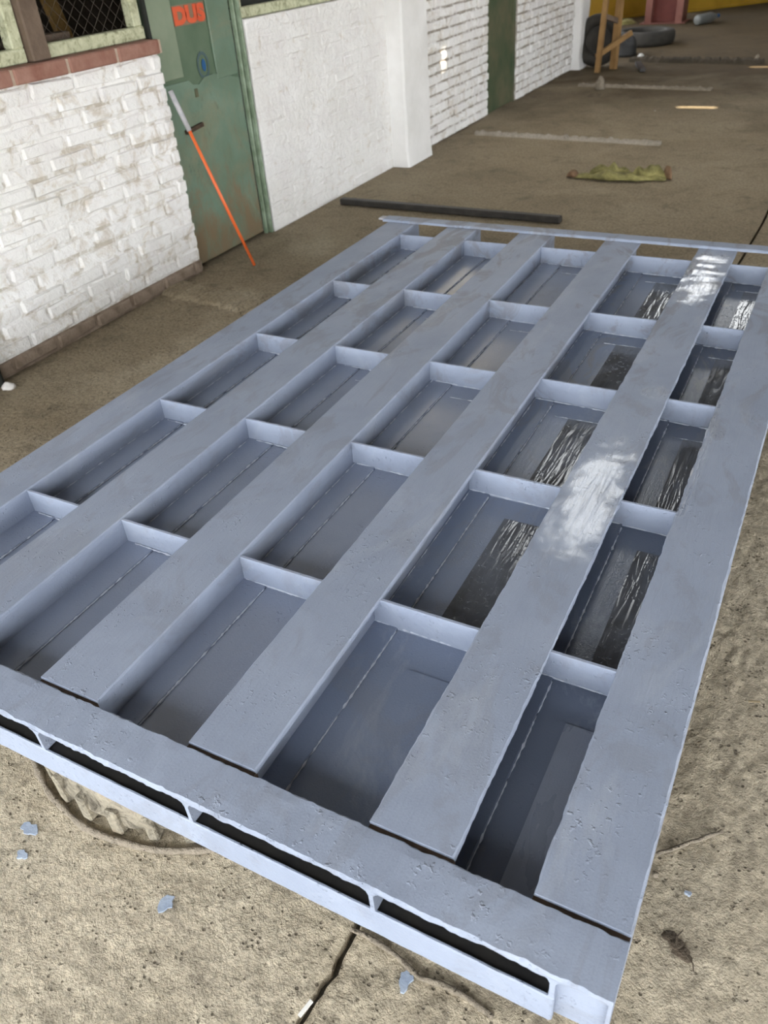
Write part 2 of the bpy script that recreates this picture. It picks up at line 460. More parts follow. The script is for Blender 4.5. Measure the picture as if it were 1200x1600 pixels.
floor = struct_empty('floor', (0, 0, 0), 'rough brown concrete floor cast in slabs')
mb = MB().box(-7, 9, -8, 22, -.30, -.035); o = mb.build('floor_bed', M['soil'], floor)
def jx(y):                     # the long joint, not quite straight
    return -.49 + .035*max(0, y-.4) + .014*noise.noise((y*11, 0, 0)) + .007*noise.noise((y*37, 4, 0))
xc = [-7.0, None, 2.6, 9.0]
yc = [-8.0, -.15, 3.12, 7.02, 9.28, 11.0, 13.4, 16.0, 22.0]
gap = .007
for iy in range(len(yc)-1):
    for ix in range(3):
        y0, y1 = yc[iy]+gap, yc[iy+1]-gap
        if ix == 0: L = lambda y: -7.0; Rr = lambda y: jx(y)-gap
        elif ix == 1: L = lambda y: jx(y)+gap; Rr = lambda y: 2.6-gap
        else: L = lambda y: 2.6+gap; Rr = lambda y: 9.0
        near = iy == 1 and ix < 2
        m = MB()
        nx, ny = (12, 12)
        if near: nx, ny = 250, 210
        xa_focus = None
        for j in range(ny+1):
            v = j/ny
            y = y0+(y1-y0)*v
            if near: y = y0+(y1-y0)*(v**1.35)
            for i in range(nx+1):
                u = i/nx
                if near and ix == 0: u = 1-(1-u)**2.2 if True else u
                if near and ix == 1: u = u**1.7
                x = L(y)+(Rr(y)-L(y))*u
                z = 0.0
                if near:
                    ed = min(abs(x-jx(y)), .2)
                    z = .0035*noise.noise((x*22, y*22, 1)) + .0036*noise.noise((x*48, y*48, 2)) + .0026*noise.noise((x*105, y*105, 5)) - .006
                    cr = .012+.016*(noise.noise((x*9, y*9, 3))+.3)
                    if ed < cr: z -= (cr-ed)*.55
                    if ix == 0: z += .004
                else:
                    z = .004*noise.noise((x*1.7, y*1.7, 1)) - .003
                m.v.append((x, y, z))
        n0 = 0
        for j in range(ny):
            for i in range(nx):
                a = j*(nx+1)+i
                m.f.append((a, a+1, a+nx+2, a+nx+1))
        # skirt
        ring = [i for i in range(nx+1)] + [j*(nx+1)+nx for j in range(1, ny+1)] + [ny*(nx+1)+i for i in range(nx-1, -1, -1)] + [j*(nx+1) for j in range(ny-1, 0, -1)]
        b0 = len(m.v)
        for k in ring: x, y, z = m.v[k]; m.v.append((x, y, -.06))
        for k in range(len(ring)):
            k2 = (k+1) % len(ring)
            m.f.append((ring[k], b0+k, b0+k2, ring[k2]))
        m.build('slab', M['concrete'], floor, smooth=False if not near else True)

# mortar / brick ridges across the floor
def ridge(name, label, a, b, w, h, mat, sd, cat='ridge'):
    m = MB(); n = 60
    a = Vector(a); b = Vector(b); d = (b-a).normalized(); s = Vector((-d.y, d.x, 0))
    for i in range(n+1):
        p = a+(b-a)*(i/n)
        k = noise.noise((i*.33, sd, 0)); k2 = noise.noise((i*.7, sd, 7))
        hh = max(.004, h*(.75+.6*k2)); ww = w*(.8+.5*k)
        for q, z in ((-1, -.01), (-.7, .7), (-.1, 1.0), (.6, .8), (1, -.01)):
            v = p+s*(q*ww/2+.01*k); m.v.append((v.x, v.y, hh*z if z > 0 else -.01))
    for i in range(n):
        for k in range(4):
            a0 = i*5+k; m.f.append((a0, a0+1, a0+6, a0+5))
    m.f.append((0, 1, 2, 3, 4)); e = n*5; m.f.append((e+4, e+3, e+2, e+1, e))
    return tag(m.build(name, mat), label, cat)
r = ridge('concrete_ridge', 'pale broken concrete ridge across the floor behind the yellow-green cloth', G(744, 209), G(1032, 226), .10, .035, M['ridge_pale'], 1)
r = ridge('concrete_ridge', 'faint crumbled concrete ridge near the wooden trestle', G(905, 134), G(1112, 141), .09, .035, M['ridge'], 2)
r = ridge('dark_timber', 'long dark timber lying across the floor far back', G(985, 96), G(1192, 99), .14, .07, M['ridge_dark'], 3, 'timber')
r = ridge('concrete_ramp', 'low dirty concrete step beside the green door foot', G(262, 448), G(420, 480), .30, .022, M['concrete'], 5, 'step')

# roof with skylight openings and a few small holes that let sun spots in
holes = []
def sun_hole(P, w, l):
    t = (ZR-P[2])/SUN_DIR.z
    c = Vector(P)+SUN_DIR*t
    holes.append((c.x-w/2, c.x+w/2, c.y-l/2, c.y+l/2))
p = G(1090, 167); sun_hole(p, .34, .10)
p = G(1203, 104); sun_hole(p, .40, .10)
sun_hole(Wp(692, 95, WX), .12, .085)
holes += [(-1.9, -1.15, 5.6, 7.9), (-1.7, -.7, 11.2, 13.9)]
xs = sorted({-7.0, 6.0} | {h[0] for h in holes} | {h[1] for h in holes})
ys = sorted({Y0, Y1+2} | {h[2] for h in holes} | {h[3] for h in holes})
m = MB()
for i in range(len(xs)-1):
    for j in range(len(ys)-1):
        cx, cy = (xs[i]+xs[i+1])/2, (ys[j]+ys[j+1])/2
        if any(h[0] < cx < h[1] and h[2] < cy < h[3] for h in holes): continue
        m.box(xs[i], xs[i+1], ys[j], ys[j+1], ZR, ZR+.01)
tag(m.build('ceiling', M['roof']), 'dark sheet roof with skylight gaps', None, None, 'structure')

# right side: header wall over a wide opening, closed further back
m = MB().box(XR, XR+.15, Y0, 9.0, 2.1, ZR).box(XR, XR+.15, 9.0, Y1, 0, ZR)
for yy in (Y0, -2.2, 2.0, 6.2): m.box(XR, XR+.15, yy, yy+.25, 0, 2.1)
tag(m.build('wall_right', M['far_wall']), 'open right side of the hall with posts', None, None, 'structure')
m = MB().box(-7, XR, Y1, Y1+.15, 0, ZR)
tag(m.build('wall_back', M['far_wall']), 'dim wall at the far end of the hall', None, None, 'structure')

# brick meshes (shared)
def brick_mesh(name, w, h, d, mat, sd, jit):
    bm = bmesh.new()
    bmesh.ops.create_cube(bm, size=1)
    for v in bm.verts: v.co = Vector((v.co.x*d, v.co.y*w, v.co.z*h))
    bmesh.ops.bevel(bm, geom=list(bm.edges), offset=.009, segments=1, affect='EDGES')
    rnd = random.Random(sd)
    for v in bm.verts:
        v.co += Vector((rnd.uniform(-1, 1), rnd.uniform(-1, 1), rnd.uniform(-1, 1)))*jit
    me = bpy.data.meshes.new(name); bm.to_mesh(me); bm.free()
    me.materials.append(mat)
    return me
CO = .0745
bricks_n = [brick_mesh('brick', .243, .060, .05, M['brick_white'], s, .0045) for s in range(6)]
half_n = [brick_mesh('brick', .112, .060, .05, M['brick_white'], s+20, .004) for s in range(3)]
bricks_t = [brick_mesh('brick', .246, .064, .05, M['brick_thick'], s+40, .003) for s in range(4)]
half_t = [brick_mesh('brick', .115, .064, .05, M['brick_thick'], s+60, .003) for s in range(3)]
def brick_panel(name, label, ya, yb, top, thick, bare_base=False, proud=.010, mort=None):
    w = struct_empty(name, (WX, (ya+yb)/2, 0), label)
    MB().box(WX-.16, WX-(.001 if thick else .004), ya+.004, yb-.004, 0, top).build('mortar', M[mort or ('mortar_thick' if thick else 'mortar')], w)
    if bare_base: MB().box(WX-.10, WX+.0005, ya+.004, yb-.006, 0, .070).build('mortar_foot', M['brick_bare'], w)
    full, half = (bricks_t, half_t) if thick else (bricks_n, half_n)
    L = .258; rnd = random.Random(hash(label) % 100 if False else int(ya*100))
    nc = int(round(top/CO))
    ch = top/nc
    for k in range(nc):
        y = ya
        off = (k % 2)*L/2
        zc = (k+.5)*ch
        first = True
        while y < yb-.03:
            want = L if not (first and off) else L/2
            ln = min(want, yb-y)
            first = False
            if ln < .06: y += ln; continue
            src = rnd.choice(full) if ln > .19 else rnd.choice(half)
            base = .258 if ln > .19 else .127
            pr = proud*rnd.uniform(.3, 1.2)
            mt = None
            if bare_base and (k == 0): mt = M['brick_bare']
            copy_of(src, 'brick', w, (WX-.025+pr, y+ln/2, zc+rnd.uniform(-.003, .003)), (rnd.uniform(-.02, .02), rnd.uniform(-.03, .03), rnd.uniform(-.02, .02)), (1, ln/base, ch/CO), mt)
            y += ln
    return w
D1A, D1B = 3.43, 4.165
SILL = 1.085
wl = brick_panel('wall_left', 'whitewashed brick wall under the wire-mesh window, left of the green door', 1.30, D1A, SILL, False, True, .012)
wl2 = brick_panel('wall_left', 'thickly whitewashed brick wall between green door and white pilaster', D1B, 5.84, 1.15, True, False, .003)
wl3 = brick_panel('wall_left', 'whitewashed brick wall with a sun spot between pilaster and second green door', 6.24, 7.79, 1.19, False, False, .014, 'mortar_dark')
wl4 = brick_panel('wall_left', 'whitewashed brick wall beyond the second green door', 8.55, 10.42, 1.19, False, False, .014, 'mortar_dark')

# terracotta sill pieces on the first panel
y = 1.30
k = 0
while y < D1A-.02:
    e = min(y+.305, D1A)
    MB().box(WX-.15, WX+.028, y+.008, e-.008, SILL+.001, SILL+.062).build('sill_brick', M['terracotta'], wl, bevel=.006)
    MB().box(WX-.14, WX+.020, e-.009, e+.009, SILL+.002, SILL+.058).build('sill_joint', M['sill_joint'], wl)
    y = e

# upper walls above the openings, and pilasters
m = MB().box(WX-.16, WX, .6, 5.84, 2.35, ZR).box(WX-.16, WX, 5.84, 10.75, 1.19, ZR).box(WX-.16, WX, .6, 1.30, 0, 2.35).box(WX-.16, WX, D1A-.02, D1B+.02, 2.20, 2.35)
tag(m.build('wall_left', M['plaster']), 'white upper wall over windows and doors', None, None, 'structure')
def pilaster(label, y0, y1, xf, top):
    m = MB(); n = 26
    prof = [(WX-.1, y0), (xf-.012, y0), (xf, y0+.012), (xf, y1-.012), (xf-.012, y1), (WX-.1, y1)]
    for i in range(n+1):
        z = top*i/n
        for q, (x, yy) in enumerate(prof):
            flare = .012*max(0, 1-z/.12)
            m.v.append((x+.006*noise.noise((z*7, q, y0))+flare*(q in (1, 2, 3, 4)), yy+.006*noise.noise((z*7, q+9, y0)), z))
    for i in range(n):
        for q in range(6):
            q2 = (q+1) % 6; a = i*6
            m.f.append((a+q, a+q2, a+6+q2, a+6+q))
    m.f.append(tuple(range(6))); m.f.append(tuple(n*6+q for q in range(6)))
    return tag(m.build('pilaster', M['plaster'], smooth=False), label, None, None, 'structure')
pil = pilaster('white plastered pilaster between two brick panels', 5.82, 6.25, WX+.13, 3.2); pil.name = 'trim_1'
pil = pilaster('white plastered end post of the brick wall', 10.42, 10.72, WX+.10, 3.2); pil.name = 'trim_2'

# ------------------------------------------------------------------ green door
d1 = struct_empty('door_1', (WX-.05, (D1A+D1B)/2, 0), 'worn green steel door with red sign and blue oval mark')
DX = WX-.055
MB().box(DX-.04, DX, D1A+.022, D1B-.05, .015, 2.18).build('door_leaf', M['door_sunk'], d1)
MB().box(DX-.055, DX-.045, D1A-.02, D1B+.02, 0, 2.2).build('door_backing', M['gap'], d1)
# raised flat strips that leave a sunk panel where the sign sits
sp0, sp1 = 3.64, 3.915
MB().box(DX, DX+.010, D1A+.03, sp0, .95, 2.17).build('door_strip', M['door_pale'], d1, bevel=.003)
MB().box(DX, DX+.012, sp1, D1B-.06, .90, 2.17).build('door_strip', M['door'], d1, bevel=.003)
m = MB()
pts = [(D1A+.03, .93), (sp0+.03, .93), (sp0+.06, .905), (sp0+.11, .90), (sp0+.16, .925), (sp1-.03, .93), (D1B-.06, .88), (D1B-.06, .02), (D1A+.03, .02)]
for x in (DX, DX+.009):
    for yy, z in pts: m.v.append((x, yy, z))
n = len(pts)
m.f.append(tuple(range(n))); m.f.append(tuple(range(n, 2*n))[::-1])
for i in range(n): m.f.append((i, (i+1) % n, n+(i+1) % n, n+i))
m.build('door_panel', M['door'], d1)
MB().box(DX, DX+.03, D1B-.045, D1B-.032, 0, 2.2).box(DX, DX+.05, D1B-.022, D1B-.006, 0, 2.2).build('door_jamb', M['door_edge'], d1, bevel=.004)
MB().box(DX, DX+.02, D1A+.002, D1A+.02, 0, 2.2).build('door_jamb', M['gap'], d1)
MB().bar((DX+.02, 3.56, .70), (DX+.022, 3.70, .715), .018, .02).build('door_bolt', M['rust'], d1)
MB().box(DX+.009, DX+.015, 3.70, 3.722, .845, .885).build('keyhole_plate', M['door_dark'], d1)
# red sign, letters as they read
sx = DX+.001
p0, p1 = Wp(286, 10, sx), Wp(338, 33, sx)
sz0, sz1 = 1.172, 1.262
sg = MB().box(sx, sx+.003, 3.648, 3.905, sz0, sz1).build('sign_plate', M['sign_back'], d1)
fc = bpy.data.curves.new('letters', 'FONT'); fc.body = 'DUS'; fc.size = .135; fc.offset = .009; fc.extrude = .001; fc.align_x = 'CENTER'; fc.space_character = .95
fo = bpy.data.objects.new('tmp_letters', fc); col.objects.link(fo)
me = bpy.data.meshes.new_from_object(fo.evaluated_get(bpy.context.evaluated_depsgraph_get()))
bpy.data.objects.remove(fo)
xsv = [v.co.x for v in me.vertices]; ysv = [v.co.y for v in me.vertices]
for v in me.vertices:
    u = (v.co.x-min(xsv))/(max(xsv)-min(xsv)); w = (v.co.y-min(ysv))/(max(ysv)-min(ysv))
    v.co = Vector((sx+.0045+v.co.z, 3.652+u*.25, sz0+.004+w*.082))
me.materials.clear(); me.materials.append(M['sign_red'])
lo = bpy.data.objects.new('sign_lettering', me); col.objects.link(lo); attach(lo, d1)
tag(lo, 'red block lettering on the door')
# blue oval mark
lc = Wp(317, 102, sx); m = MB(); m2 = MB(); n = 28
for k in range(n):
    a = 2*math.pi*k/n
    for r_ in (.052, .040): m.v.append((sx+.0035, lc.y+r_*.95*math.cos(a), lc.z+r_*1.25*math.sin(a)))
    m2.v.append((sx+.0038, lc.y+.004+.017*math.cos(a), lc.z+.002+.031*math.sin(a)*(1 if math.sin(a) < 0 else .9)))
for k in range(n):
    a = 2*k; b = 2*((k+1) % n); m.f.append((a, b, b+1, a+1))
m2.f.append(tuple(range(n)))
lg = m.build('logo_ring', M['logo_ring'], d1); tag(lg, 'blue-grey oval outline'); 
lg2 = m2.build('logo_mark', M['logo_blue'], d1); tag(lg2, 'solid blue mark inside the oval')

d2 = struct_empty('door_2', (WX-.05, 8.17, 0), 'dark green narrow door far along the wall')
MB().box(WX-.07, WX-.03, 7.79, 8.55, 0, 2.2).build('door_leaf', M['door_dark'], d2)
MB().box(WX-.03, WX-.012, 7.80, 7.86, 0, 2.2).box(WX-.03, WX-.012, 8.48, 8.54, 0, 2.2).build('door_frame', M['door_dark'], d2)

# ------------------------------------------------------------------ windows
w1 = struct_empty('window_1', (WX-.05, 2.6, 1.15), 'wire-mesh window with peeling green frame')
fx0, fx1 = WX-.10, WX-.045
def rail(y0, y1, z0, z1, parent, x0=fx0, x1=fx1, mat='peel'):
    return MB().box(x0, x1, y0, y1, z0, z1).build('frame_rail', M[mat], parent, bevel=.005)
rz = SILL+.064
m1 = Wp(65, 105, WX-.04).y
rail(1.30, m1-.055, rz, rz+.055, w1); rail(m1+.055, D1A-.01, rz, rz+.055, w1)
rail(D1A-.075, D1A-.02, rz+.055, 2.3, w1)
rail(m1-.115, m1-.055, rz+.055, 2.3, w1)
MB().box(fx0-.02, fx1+.03, m1-.05, m1+.05, rz, 2.3).build('mullion', M['wood_grey'], w1, bevel=.006)
rail(1.30, D1A, 2.24, 2.35, w1)
def mesh_wires(y0, y1, z0, z1, x, parent):
    m = MB(); st = .062; H = z1-z0
    n = int((y1-y0+H)/st)+1
    for sgn in (1, -1):
        for i in range(n):
            a = y0-H+i*st if sgn > 0 else y0+i*st
            ya, yb = a, a+sgn*H
            za, zb = z0, z1
            # clip to the frame
            def clip(yc_):
                return z0+(yc_-a)*sgn
            if sgn > 0:
                if ya < y0: za = clip(y0); ya = y0
                if yb > y1: zb = clip(y1); yb = y1
                if ya >= y1: continue
            else:
                if ya > y1: za = clip(y1); ya = y1
                if yb < y0: zb = clip(y0); yb = y0
                if ya <= y0: continue
            if zb-za < .01: continue
            m.tube([(x+.002*sgn, ya, za), (x+.002*sgn, yb, zb)], .0010, 5, False)
    return tag(m.build('wire_mesh', M['wire'], parent), None, None, None, 'stuff')
mesh_wires(m1+.06, D1A-.08, rz+.05, 2.25, WX-.085, w1)
mesh_wires(1.45, m1-.115, rz+.05, 2.25, WX-.085, w1)
w2 = struct_empty('window_2', (WX-.05, 5.0, 1.15), 'dark window with green rail above the thickly whitewashed wall')
rail(D1B+.01, 5.82, 1.152, 1.205, w2); rail(D1B+.01, D1B+.06, 1.205, 2.3, w2); rail(D1B, 5.82, 2.24, 2.35, w2)
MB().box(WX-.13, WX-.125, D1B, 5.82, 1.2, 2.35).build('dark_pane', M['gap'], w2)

# dim storeroom behind the mesh
m = MB().box(-5.3, -5.2, 0, 6, 0, 3).box(-5.3, WX-.165, -.05, .05, 0, 3).box(-5.3, WX-.165, 5.95, 6.05, 0, 3).box(-5.3, WX-.165, 0, 6, 3.0, 3.1)
tag(m.build('wall_storeroom', M['dark_room']), 'dark storeroom behind the mesh window', None, None, 'structure')
def lean_board(label, y, top, mat, w, x0=-3.9, x1=-4.6, dy=0.0, cat='board'):
    o = MB().bar((x0, y, 0.02), (x1, y+dy, top), w, .03, (1, 0, .2)).build('wooden_board', M[mat])
    return tag(o, label, cat, 'boards in the storeroom')
lean_board('ochre board behind the mesh window nearest the green door', 3.95, 2.3, 'wood_ochre', .10)
lean_board('dark board behind the mesh window, left of the ochre board', 3.60, 2.2, 'wood_dark', .16, dy=.1)
lean_board('grey-brown board behind the middle of the mesh window', 3.72, 2.4, 'wood_grey', .07, -4.1, -4.7)
lean_board('dark board behind the mesh window next to the brown mullion', 3.12, 2.3, 'wood_dark', .2, dy=-.1)
lean_board('narrow ochre board leaning in the storeroom centre', 3.35, 2.1, 'wood_ochre', .05, -3.8, -4.4, .2)
pp = Wp(92, 65, WX-.22)
o = MB().box(WX-.26, WX-.18, m1+.05, m1+.34, rz-.02, rz+.075).build('wooden_block', M['wood_grey'], bevel=.004)
tag(o, 'short brown wooden block on the sill inside the mesh window', 'wood block')
o = MB().box(WX-.26, WX-.18, m1-.40, m1-.12, rz-.02, rz+.055).build('wooden_block', M['wood_dark'], bevel=.004)
tag(o, 'dark wooden block at the left edge inside the mesh window', 'wood block')
tag(MB().box(WX-.20, WX-.163, 1.3, D1A-.02, rz-.06, rz-.021).build('inner_ledge', M['wood_dark']), 'narrow inner ledge of the mesh window', 'ledge')

# ------------------------------------------------------------------ the steel frame
ZT = CAMZ-S                      # .30 top of slats
ZF = ZT-.06*S                    # .228 cell floor
ZB = ZT-.117*S                   # .16 underside
fr = thing('steel_platform', (-.83*S, 1.75*S, ZB), 'large grey-blue painted steel platform frame with long slats and boxed cells', 'steel frame')
SL = [(-1.642, -1.517, 0), (-1.347, -1.217, -.02), (-1.027, -.893, -.033), (-.700, -.571, -.02), (-.376, -.247, -.008), (-.138, -.0135, 0)]
YA, YB = .5245*S, 3.022*S
YE = YB+.05
ysl = [YA+(YE-YA)*i/240 for i in range(241)]
yfine = [YA+(YE-YA)*i/700 for i in range(701)]
slats = []
WEB = [0, 0, 0, .016*S, .045*S, .05*S]      # how far the web stands in from the slat's right edge
for i, (a, b, sk) in enumerate(SL):
    a *= S; b *= S
    c = .003; th = .011
    prof = [(a, ZT-th), (a, ZT-c), (a+c, ZT), (a+.03, ZT), (b-.03, ZT), (b-c, ZT), (b, ZT-c), (b, ZT-th)]
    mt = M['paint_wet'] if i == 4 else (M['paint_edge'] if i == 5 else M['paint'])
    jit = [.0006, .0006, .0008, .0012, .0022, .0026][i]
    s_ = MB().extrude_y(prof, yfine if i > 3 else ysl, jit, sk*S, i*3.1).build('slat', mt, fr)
    slats.append(s_)
    wx = b-WEB[i]
    MB().extrude_y([(wx-.009, ZF-.012), (wx-.009, ZT-th+.0005), (wx-.0008, ZT-th+.0005), (wx-.0008, ZF-.012)], ysl[::20], 0, sk*S).build('web', M['paint'], s_)
    MB().extrude_y([(a+.004, ZF-.012), (a+.004, ZT-th+.0005), (a+.012, ZT-th+.0005), (a+.012, ZF-.012)], ysl[::20], 0, sk*S).build('web', M['paint'], s_)

RY = [.935, 1.405, 1.873, 2.350, 2.888]
def skx(i, y):   # skew of slat i at y (metres)
    return SL[i][2]*S*(y-YA)/(YB-YA)
for r_i, ry in enumerate(RY):
    y = ry*S
    for c_i in range(5):
        x0 = SL[c_i][1]*S-WEB[c_i]+skx(c_i, y)
        x1 = SL[c_i+1][0]*S+.004+skx(c_i+1, y)
        m = MB(); n = 14
        zb = ZF-.012
        zt = ZT-.0025
        dy = .012*noise.noise((r_i*3.3, c_i*2.1, 0))
        m.box(x0, x1, y+dy, y+dy+.008, zb, zt)
        m.build('rib', M['paint'], fr, bevel=.0009)

# cell floors: flange strip, plate, reflection patch, weld beads
SEAM = [-1.449, -1.146, -.843, -.542, -.240]
FY0, FY1 = .516*S+.002, RY[4]*S+.012
def bead(pa, pb, rad, sd, parent, name='weld_bead', gaps=.25):
    pa = Vector(pa); pb = Vector(pb); L_ = (pb-pa).length
    n = max(6, int(L_/.006)); pts = []; rr = []
    for i in range(n+1):
        p_ = pa.lerp(pb, i/n)
        g_ = noise.noise((i*.16+sd*5, sd, 2))
        k = .35+.65*abs(noise.noise((i*.8, sd, 1)))*1.6
        if g_ < -gaps: k *= .2
        pts.append(p_+Vector((.0015*noise.noise((i*.5, sd, 8)), .0015*noise.noise((i*.5, sd, 9)), 0))); rr.append(rad*k)
    return MB().tube(pts, rr, 7).build(name, M['bead'], parent, smooth=True)
for i in range(5):
    xa = SL[i][0]*S+.014; xs_ = SEAM[i]*S; xb = SL[i+1][1]*S-WEB[i+1]-.012
    pm = M['paint_shade_deep'] if i == 4 else (M['paint_shade_mid'] if i == 3 else M['paint_floor'])
    fs = MB().box(SL[i][1]*S-WEB[i]-.03, xs_, FY0, FY1, ZF-.008, ZF).build('flange_strip', pm, fr, bevel=.002)
    fp = MB().box(xs_-.002, SL[i+1][0]*S+.012, FY0, FY1, ZF-.012, ZF-.006).build('floor_plate', pm, fr)
    cuts = [.523]+RY
    for k in range(5):
        ya, yb = cuts[k]*S+.012, cuts[k+1]*S-.004
        bead((xs_, ya+.01, ZF-.004), (xs_, yb-.01, ZF-.004), .0042, i*5+k, fs)
        if k > 0:
            wx = SL[i][1]*S-WEB[i]+skx(i, ya)
            bead((wx+.002, ya, ZF+.001), (wx+.002, yb, ZF+.001), .0028, i*5+k+40, fs, gaps=.0)
        # bead at the foot of the rib that closes the cell
        bead((xs_-.06, yb, ZF+.001), (SL[i+1][0]*S, yb, ZF-.004), .0040, i*5+k+80, fp, gaps=.1)
        if i >= 1:
            lx = xs_+(.075 if i >= 3 else .11)
            if i == 4: lx = xs_+.058
            xr = SL[i+1][0]*S+.010
            if xr-lx < .02: continue
            y0_, y1_ = ya-.004, yb-(.085 if k else .10)
            wetm = pm if (i < 3 or (i == 3 and k == 0)) else (M['paint_faint_reflection'] if k == 0 else M['paint_reflection'])
            MB().box(lx, xr, y0_, y1_, ZF-.006, ZF-.0035).build('reflection_patch', wetm, fr)  # added sheet in the outline of the reflection on the cell floor
            if k >= 2:
                bead((xs_+.03, y1_+.002, ZF-.004), (xr, y1_+.004, ZF-.004), .0030, i*9+k, fp, gaps=.05)

# front beam
FYo, FYi = .438*S, .516*S
FXa, FXb = -1.642*S, -.0135*S
def sweep_x(prof, xs_, jit, sd):
    m = MB(); k = len(prof)
    for x in xs_:
        for i, (y, z) in enumerate(prof):
            m.v.append((x, y+jit*noise.noise((x*24, i*.6+sd, 0))+.6*jit*noise.noise((x*80, i*.6+sd, 3)), z+.5*jit*noise.noise((x*30, i+sd, 6))))
    for r_ in range(len(xs_)-1):
        for i in range(k):
            j = (i+1) % k; a = r_*k
            m.f.append((a+i, a+j, a+k+j, a+k+i))
    m.f.append(tuple(range(k))); m.f.append(tuple((len(xs_)-1)*k+i for i in range(k))[::-1])
    return m
xsw = [FXa+(FXb-FXa)*i/700 for i in range(701)]
th = .0115
prof = [(FYo+.001, ZT-th), (FYo, ZT-.004), (FYo+.004, ZT), (FYo+.03, ZT+.0005), (FYi-.02, ZT+.0005), (FYi-.002, ZT), (FYi, ZT-.003), (FYi, ZT-th)]
ff = sweep_x(prof, xsw, .0030, 1.7).build('front_flange', M['paint_edge'] if False else M['paint'], fr)
zs = ZT-.057*S
FSx = -.083*S
MB().box(FXa, FXb-.004, FYi-.006, FYi, zs-.01, ZT-th).build('channel_web', M['dark_steel'], fr)
MB().box(FXa, FSx, FYo+.0055, FYi-.006, zs-.012, zs-.0045).build('channel_floor', M['dark_steel'], fr)
MB().box(FXa, FSx, FYo+.012, FYi-.006, ZT-th-.002, ZT-th-.0004).build('channel_soffit', M['dark_steel'], fr)
prof = [(FYo, ZB), (FYo, zs-.003), (FYo+.0015, zs), (FYo+.0045, zs), (FYo+.006, zs-.003), (FYo+.006, zs-.008), (FYo+.006, ZB)]
FSx = -.083*S
sweep_x(prof, [FXa+(FSx-FXa)*i/160 for i in range(161)], .0007, 5.2).build('front_strip', M['paint'], fr)
for sxu in (-1.58, -1.27, -.952, -.640, -.330, -.084):
    x = sxu*S
    p_ = [(x-.018, ZT-th+.001), (x-.008, ZT-th-.004), (x-.004, ZT-th-.014), (x-.0035, zs+.008), (x-.006, zs-.002), (x+.006, zs-.002), (x+.0045, zs+.006), (x+.0045, ZT-th-.012), (x+.008, ZT-th-.005), (x+.014, ZT-th+.001)]
    MB().extrude_y(p_, [FYo+.001, FYo+.010, FYo+.045]).build('stiffener', M['paint'], fr)
m = MB()
for z in (ZB, ZT-th):
    m.v += [(FSx-.002, FYo+.014, z), (FXb-.001, FYo+.016, z), (FXb-.001, FYo+.024, z), (FSx-.002, FYo+.022, z)]
m.f = [(0, 3, 2, 1), (4, 5, 6, 7), (0, 1, 5, 4), (1, 2, 6, 5), (2, 3, 7, 6), (3, 0, 4, 7)]
m.build('end_plate', M['paint'], fr)
MB().box(FSx-.004, FSx+.004, FYo, FYo+.012, ZB, zs).build('end_plate_edge', M['paint'], fr, bevel=.002)
MB().box(FXb-.006, FXb-.0005, FYo+.002, YB, ZB, ZT-th).build('side_plate', M['paint'], fr)
MB().box(FXa+.0005, FXa+.006, FYo+.002, YB, ZB, ZT-th).build('side_plate', M['paint'], fr)
MB().box(FXa+.01, FXb-.01, FYo+.03, FYi-.01, ZB, ZB+.006).build('bottom_flange', M['dark_steel'], fr)
# rust-filled gap at each slat end
for i, (a, b, sk) in enumerate(SL):
    MB().box(a*S+.001, b*S-.001, FYi-.001, YA+.004, ZT-.03, ZT-.0085).build('rusty_gap', M['rust'], fr)
# lower longitudinal members under each slat
for i, (a, b, sk) in enumerate(SL):
    xm = (a+b)/2*S
    MB().box(xm-.05, xm+.05, FYo+.03, FY1, ZB+.002, ZF-.0125).build('lower_beam', M['dark_steel'], fr)
MB().box(FXa+.01, FXb-.01, FY1-.008, FY1, ZB, ZF-.008).build('lower_end_plate', M['paint'], fr)
# back bar, an angle standing a little proud of the slats
prof = [(YB-.002, ZT+.0008), (YB-.002, ZT+.008), (YB+.002, ZT+.012), (YB+.068, ZT+.011), (YB+.070, ZT+.006), (YB+.070, ZT+.0008)]
sweep_x(prof, [-1.665*S+(1.70*S)*i/200 for i in range(201)], .0014, 9.4).build('back_bar', M['paint'], fr)
MB().box(-1.70*S, -1.655*S, YB+.03, YB+.075, ZT-.003, ZT+.006).build('bar_tab', M['silver'], fr, bevel=.002)

